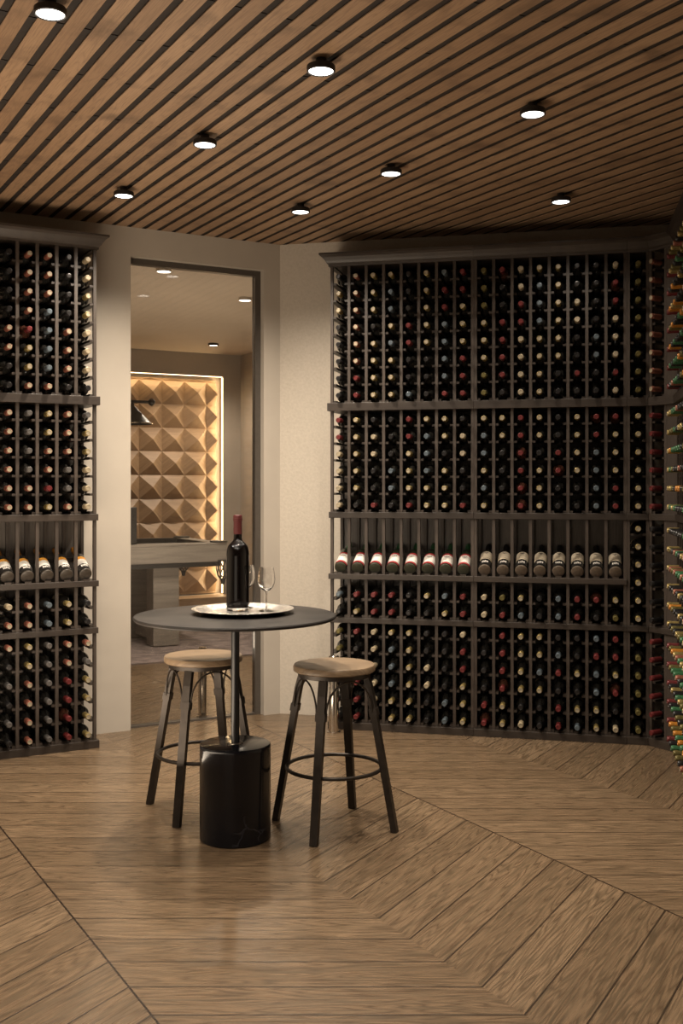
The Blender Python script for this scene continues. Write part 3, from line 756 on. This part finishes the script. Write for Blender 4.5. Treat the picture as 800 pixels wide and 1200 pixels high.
# beyond three hundred: the rest of the bottles, one object
st = MB()
def stuff_bottle(loc, ang, idx, z, cap, body, n=12):
    p = bottle_spot(loc, ang, idx, z)
    T4 = Matrix.Translation(p) @ Matrix.Rotation(ang, 4, 'Z') @ RX
    st.lathe(BODY, M[body], n, T4); st.lathe(CAP, M['cap_' + cap], 10, T4, caps=(False, False))
    tip = M['cap_tip'] if cap in 'pcg' else M['cap_' + cap]
    st.lathe([(0.0131, 0.3119), (0.0105, 0.3124), (.0098, .3108), (.001, .3108)], tip, 10, T4, caps=(False, True))
def stuff_column(loc, ang, idx, spec, full, bodies=('bottle',)):
    for ti, (zs, caps) in enumerate(zip(tiers(full), spec)):
        for z, cap in zip(zs, caps): stuff_bottle(loc, ang, idx, z, cap, random.choice(bodies))
for c in range(8): stuff_column(B0, AB, c, B_COLS[c], False, ('bottle', 'bottle', 'bottle', 'bottle_brown') if False else ('bottle',))
stuff_column(D0, AD, 0, COL_D, True)
stuff_column(E0, AE, 0, COL_E1, True, ('bottle_green',))
for c in range(1, 8):
    stuff_column(E0, AE, c, tuple(''.join(random.choice('oedckkgked') for _ in range(n)) for n in (8, 6, 6, 6)), True, ('bottle_green', 'bottle_green', 'bottle_brown'))
so = st.build('wine_bottle_stock', smooth=35)
tag(so, 'dark wine bottles filling the long rack nearest the white wall and the corner racks', 'wine bottles', kind='stuff')

# display bottles: leaning back on the display shelf, labels up
TILT = rad(25)
def emblem(i, j, w, h, rows):
    """small dark mark in the middle of a label"""
    ci, cj = i - (w - len(rows[0])) // 2, (h - 1 - j)
    if 0 <= cj < len(rows) and 0 <= ci < len(rows[0]) and rows[cj][ci] == '#': return True
    return False
BIRD = ['..........', '..#....#..', '.########.', '...####...', '....##....']
TEXT1 = ['..........', '.##.##.##.', '.########.', '..........', '...####...']
SCRIPT = ['#...#....#', '#.###.##.#', '##.#.#.#.#', '#..#.##.##']
def lab_red(i, j):
    if j < 4 or j > 21: return 'paper_red'
    return 'paper_ink' if emblem(i, j, 28, 20, TEXT1) else 'paper_white'
def lab_cream(i, j):
    if j in (3, 4): return 'paper_gold' if j == 3 else 'paper'
    return 'paper_ink' if emblem(i, j, 28, 22, BIRD) else 'paper'
def lab_orange(i, j):
    if j > 15: return 'paper_orange'
    return 'paper_white'
def lab_script(i, j):
    ci, cj = i - 9, 5 - j
    if 0 <= cj < 4 and 0 <= ci < 10 and SCRIPT[cj][ci] == '#': return 'paper_white'
    return 'paper_black'
LM = {'red': wrap_mesh('label', .016, .136, rad(88), lab_red, M, grid=(26, 28)), 'cream': wrap_mesh('label', .080, .172, rad(80), lab_cream, M, grid=(24, 28)),
      'orange': wrap_mesh('label', .066, .150, rad(85), lab_orange, M, grid=(24, 28)), 'script': wrap_mesh('label', .028, .062, rad(80), lab_script, M, grid=(6, 28))}
disp = {}
def display_bottle(loc, ang, col, kind, label, group):
    y, z = -0.003, 0.9575 + RB * math.cos(TILT) + 0.0006
    p = local(loc, ang, (UP / 2 + PIT * (col + .5), y, z))
    if kind not in disp:
        o = bpy.data.objects.new('display_wine_bottle', BODYMESH[kind]); C.objects.link(o)
        cap = {'red': 'e', 'cream': 'k', 'orange': 'o'}[kind]
        c = bpy.data.objects.new('capsule', CAPMESH[cap]); C.objects.link(c); c.parent = o; c['label'] = CAPS[cap][0] + ' capsule'
        ls = {'red': [('red', 'cream and red paper label')], 'cream': [('cream', 'cream paper label with small dark emblem'), ('script', 'black band with white script')],
              'orange': [('orange', 'white and orange paper label'), ('script', 'black band with white script')]}[kind]
        for lk, lt in ls:
            l = bpy.data.objects.new('paper_label', LM[lk]); C.objects.link(l); l.parent = o; l['label'] = lt
        disp[kind] = o
    else:
        o = disp[kind].copy(); C.objects.link(o)
        for ch in disp[kind].children:
            d = ch.copy(); C.objects.link(d); d.parent = o
    # neck (-Y) swings to +Y and up
    o.rotation_mode = 'QUATERNION'
    R = Matrix.Rotation(ang, 4, 'Z') @ Matrix.Rotation(TILT, 4, 'X') @ Matrix.Rotation(PI, 4, 'Z')
    o.rotation_quaternion = R.to_quaternion()
    o.location = p
    tag(o, label, 'wine bottle', group)
for c in range(8): display_bottle(B0, AB, c, 'red', f'tilted display bottle with cream and red label, {ORD[c]} from the white wall', 'red-label bottles on the display shelf')
for c in range(8): display_bottle(B1, AB, c, 'cream', f'tilted black display bottle with cream emblem label, {ORD[7 - c]} from the narrow rack', 'cream-label bottles on the display shelf')
for c in range(5): display_bottle(A0, AA, 3 + c, 'orange', f'tilted display bottle with orange and white label, {ORD[4 - c]} from the door', 'orange-label bottles on the display shelf')

# ------------------------------------------------------------------ bistro table, stools, tray
tx, ty = -0.453, 4.55
t = tag(empty('bistro_table', (tx, ty, 0)), 'round dark pedestal bistro table with a black marble drum base', 'table')
b = MB(); b.lathe([(0.40, .932), (0.424, .9335), (0.43, .939), (0.43, .944), (0.426, .9485), (0.415, .950)], M['slate'], 96); b.build('tabletop', t, smooth=40)
b = MB(); b.lathe([(0.018, .402), (0.018, .915), (0.07, .922), (0.07, .932)], M['pole_metal'], 32); b.build('column', t, smooth=40)
b = MB(); b.lathe([(0.033, .4022), (0.033, .405), (0.03, .408), (.019, .4085)], M['steel'], 32); b.build('collar', t, smooth=40)
b = MB(); b.lathe([(0.146, 0), (0.151, .005), (0.151, .012), (0.151, .386), (0.151, .395), (0.149, .4), (0.145, .402)], M['marble'], 72); b.build('drum_base', t, smooth=40)

def make_stool():
    t = empty('bar_stool')
    b = MB(); b.lathe([(0.150, .684), (0.174, .685), (0.181, .690), (0.181, .708), (0.177, .714), (0.168, .716), (0.12, .7145), (0.001, .713)], M['seat'], 64); b.build('seat', t, smooth=40)
    b = MB(); b.lathe([(0.135, .664), (0.160, .664), (0.160, .6838), (0.135, .6838), (0.135, .664)], M['black_metal'], 48, caps=(False, False)); b.build('seat_ring', t, smooth=40)
    for k in range(4):
        a = rad(-107.5 + 90 * k); d = Vector((math.cos(a), math.sin(a), 0)); tn = Vector((-d.y, d.x, 0))
        P = [d * .1495 + Vector((0, 0, .6635)), d * .1555 + Vector((0, 0, .64)), d * .166 + Vector((0, 0, .60)), d * .2755 + Vector((0, 0, 0.0))]
        b = MB(); b.tube(P, 0, M['black_metal'], rect=[(.036, .024), (.036, .026), (.036, .027), (.033, .027)], up=tn); lg = b.build('leg', t)
        lo, hi = P[2].lerp(P[3], .115), P[2].lerp(P[3], .17)
        b = MB(); b.tube([lo, hi], 0, M['black_metal'], rect=(.044, .034), up=tn); b.build('collar', lg)
        # arched brace to the next leg
        a2 = rad(-107.5 + 90 * (k + 1)); am = (a + a2) / 2; d2 = Vector((math.cos(a2), math.sin(a2), 0)); dm = Vector((math.cos(am), math.sin(am), 0))
        c0 = d * .18 + tn * .021 + Vector((0, 0, .52)); c1 = d2 * .18 - Vector((-d2.y, d2.x, 0)) * .021 + Vector((0, 0, .52)); top = dm * .147 + Vector((0, 0, .6585))
        pts = []
        for (s, e, fl) in ((c0, top, False), (c1, top, True)):
            seg = []
            for q in range(9):
                u = q / 8; h = math.sin(u * PI / 2); f = 1 - math.cos(u * PI / 2)
                w = s.lerp(e, f); w.z = s.z + (e.z - s.z) * h; seg.append(w)
            pts += seg if not fl else list(reversed(seg))[1:]
        b = MB(); b.tube(pts, .0042, M['black_metal'], 8); b.build('arched_brace', t, smooth=50)
    b = MB(); b.tube([(0.209 * math.cos(2 * PI * k / 64), 0.209 * math.sin(2 * PI * k / 64), .263) for k in range(64)], .0085, M['black_metal'], 10, True); b.build('foot_ring', t, smooth=50)
    return t
def copy_tree(o, parent=None):
    c = o.copy(); C.objects.link(c)
    if parent: c.parent = parent
    for ch in o.children: copy_tree(ch, c)
    return c
s1 = make_stool(); s1.location = (-0.032, 4.70, 0)
s2 = copy_tree(s1); s2.location = (-0.64, 4.945, 0)
tag(s1, 'round wood seat bar stool in front of the long rack, fully in view', 'stool', 'bar stools at the bistro table')
tag(s2, 'round wood seat bar stool by the glass door, partly behind the marble base', 'stool', 'bar stools at the bistro table')

TRX, TRY, TRZ = -0.425, 4.60, 0.9505
b = MB(); b.lathe([(0.10, 0), (0.15, 0.001), (0.172, .004), (0.205, .016), (0.2195, .0185), (0.2205, .0205), (0.2185, .0215), (0.2, .0178), (0.17, .0072), (0.15, .0046), (.001, .0042)], M['silver'], 96)
o = b.build('serving_tray', loc=(TRX, TRY, TRZ), smooth=50); tag(o, 'round engraved silver serving tray on the bistro table', 'tray')
tz = TRZ + .0046
t = tag(empty('magnum_bottle', (-0.453, 4.66, tz)), 'tall dark wine bottle with burgundy capsule standing on the silver tray', 'wine bottle')
b = MB(); b.lathe([(0.044, .0145), (0.0485, .016), (0.0497, .024), (0.0497, .034), (0.0497, .236), (0.0497, .245), (0.0485, .262), (0.043, .281), (0.032, .295), (0.022, .303), (0.0185, .312), (0.0178, .330), (0.0176, .40)], M['bottle_big'], 48); b.build('body', t, smooth=40)
b = MB(); b.lathe([(0.040, 0), (0.0475, .0015), (0.0497, .006), (0.0497, .0142), (0.042, .0143)], M['wine_glass'], 48); b.build('glass_base', t, smooth=40)
b = MB(); b.lathe([(0.0188, .333), (0.0186, .392), (0.0212, .3925), (0.0212, .402), (0.0196, .4025), (0.0192, .414), (0.017, .417)], M['red_cap'], 40); b.build('capsule', t, smooth=40)

GP = [(0.001, 0.0), (0.033, 0.0), (0.034, 0.0012), (0.028, 0.0028), (0.010, 0.0055), (0.0045, 0.010), (0.0038, 0.03), (0.0038, 0.075), (0.006, 0.083), (0.018, 0.091), (0.029, 0.103), (0.0365, 0.122), (0.0385, 0.138), (0.0365, 0.160), (0.0315, 0.188),
      (0.0305, 0.188), (0.0355, 0.160), (0.0375, 0.138), (0.0355, 0.122), (0.028, 0.1045), (0.017, 0.0935), (0.001, 0.0885)]
b = MB(); b.lathe(GP[:9], M['wine_glass'], 40, caps=(False, False))
def wine_glass(p, label):
    b = MB(); b.lathe(GP, M['wine_glass'], 44, caps=(True, True))
    o = b.build('wine_glass', loc=p, smooth=50); tag(o, label, 'wine glass', 'wine glasses on the tray')
wine_glass((-0.326, 4.633, tz + .001), 'clear stemmed wine glass standing free on the silver tray')
wine_glass((-0.424, 4.765, tz + .001), 'clear stemmed wine glass mostly hidden behind the tall bottle')

# ------------------------------------------------------------------ world, camera
w = bpy.data.worlds.new('World'); scene.world = w; w.use_nodes = True
bg = w.node_tree.nodes['Background']; bg.inputs[0].default_value = (1.0, 0.85, 0.7, 1); bg.inputs[1].default_value = 0.075
cam = bpy.data.cameras.new('Camera'); co = bpy.data.objects.new('Camera', cam); C.objects.link(co)
co.location = (0, 0, 1.5); co.rotation_euler = (rad(90), 0, 0)
cam.sensor_fit = 'AUTO'; cam.sensor_width = 36; cam.lens = 36 * 1250 / 1200; cam.shift_y = -31 / 1200; cam.clip_start = 0.05; cam.clip_end = 60
scene.camera = co
scene.view_settings.view_transform = 'Standard'
scene.view_settings.exposure = 0.0
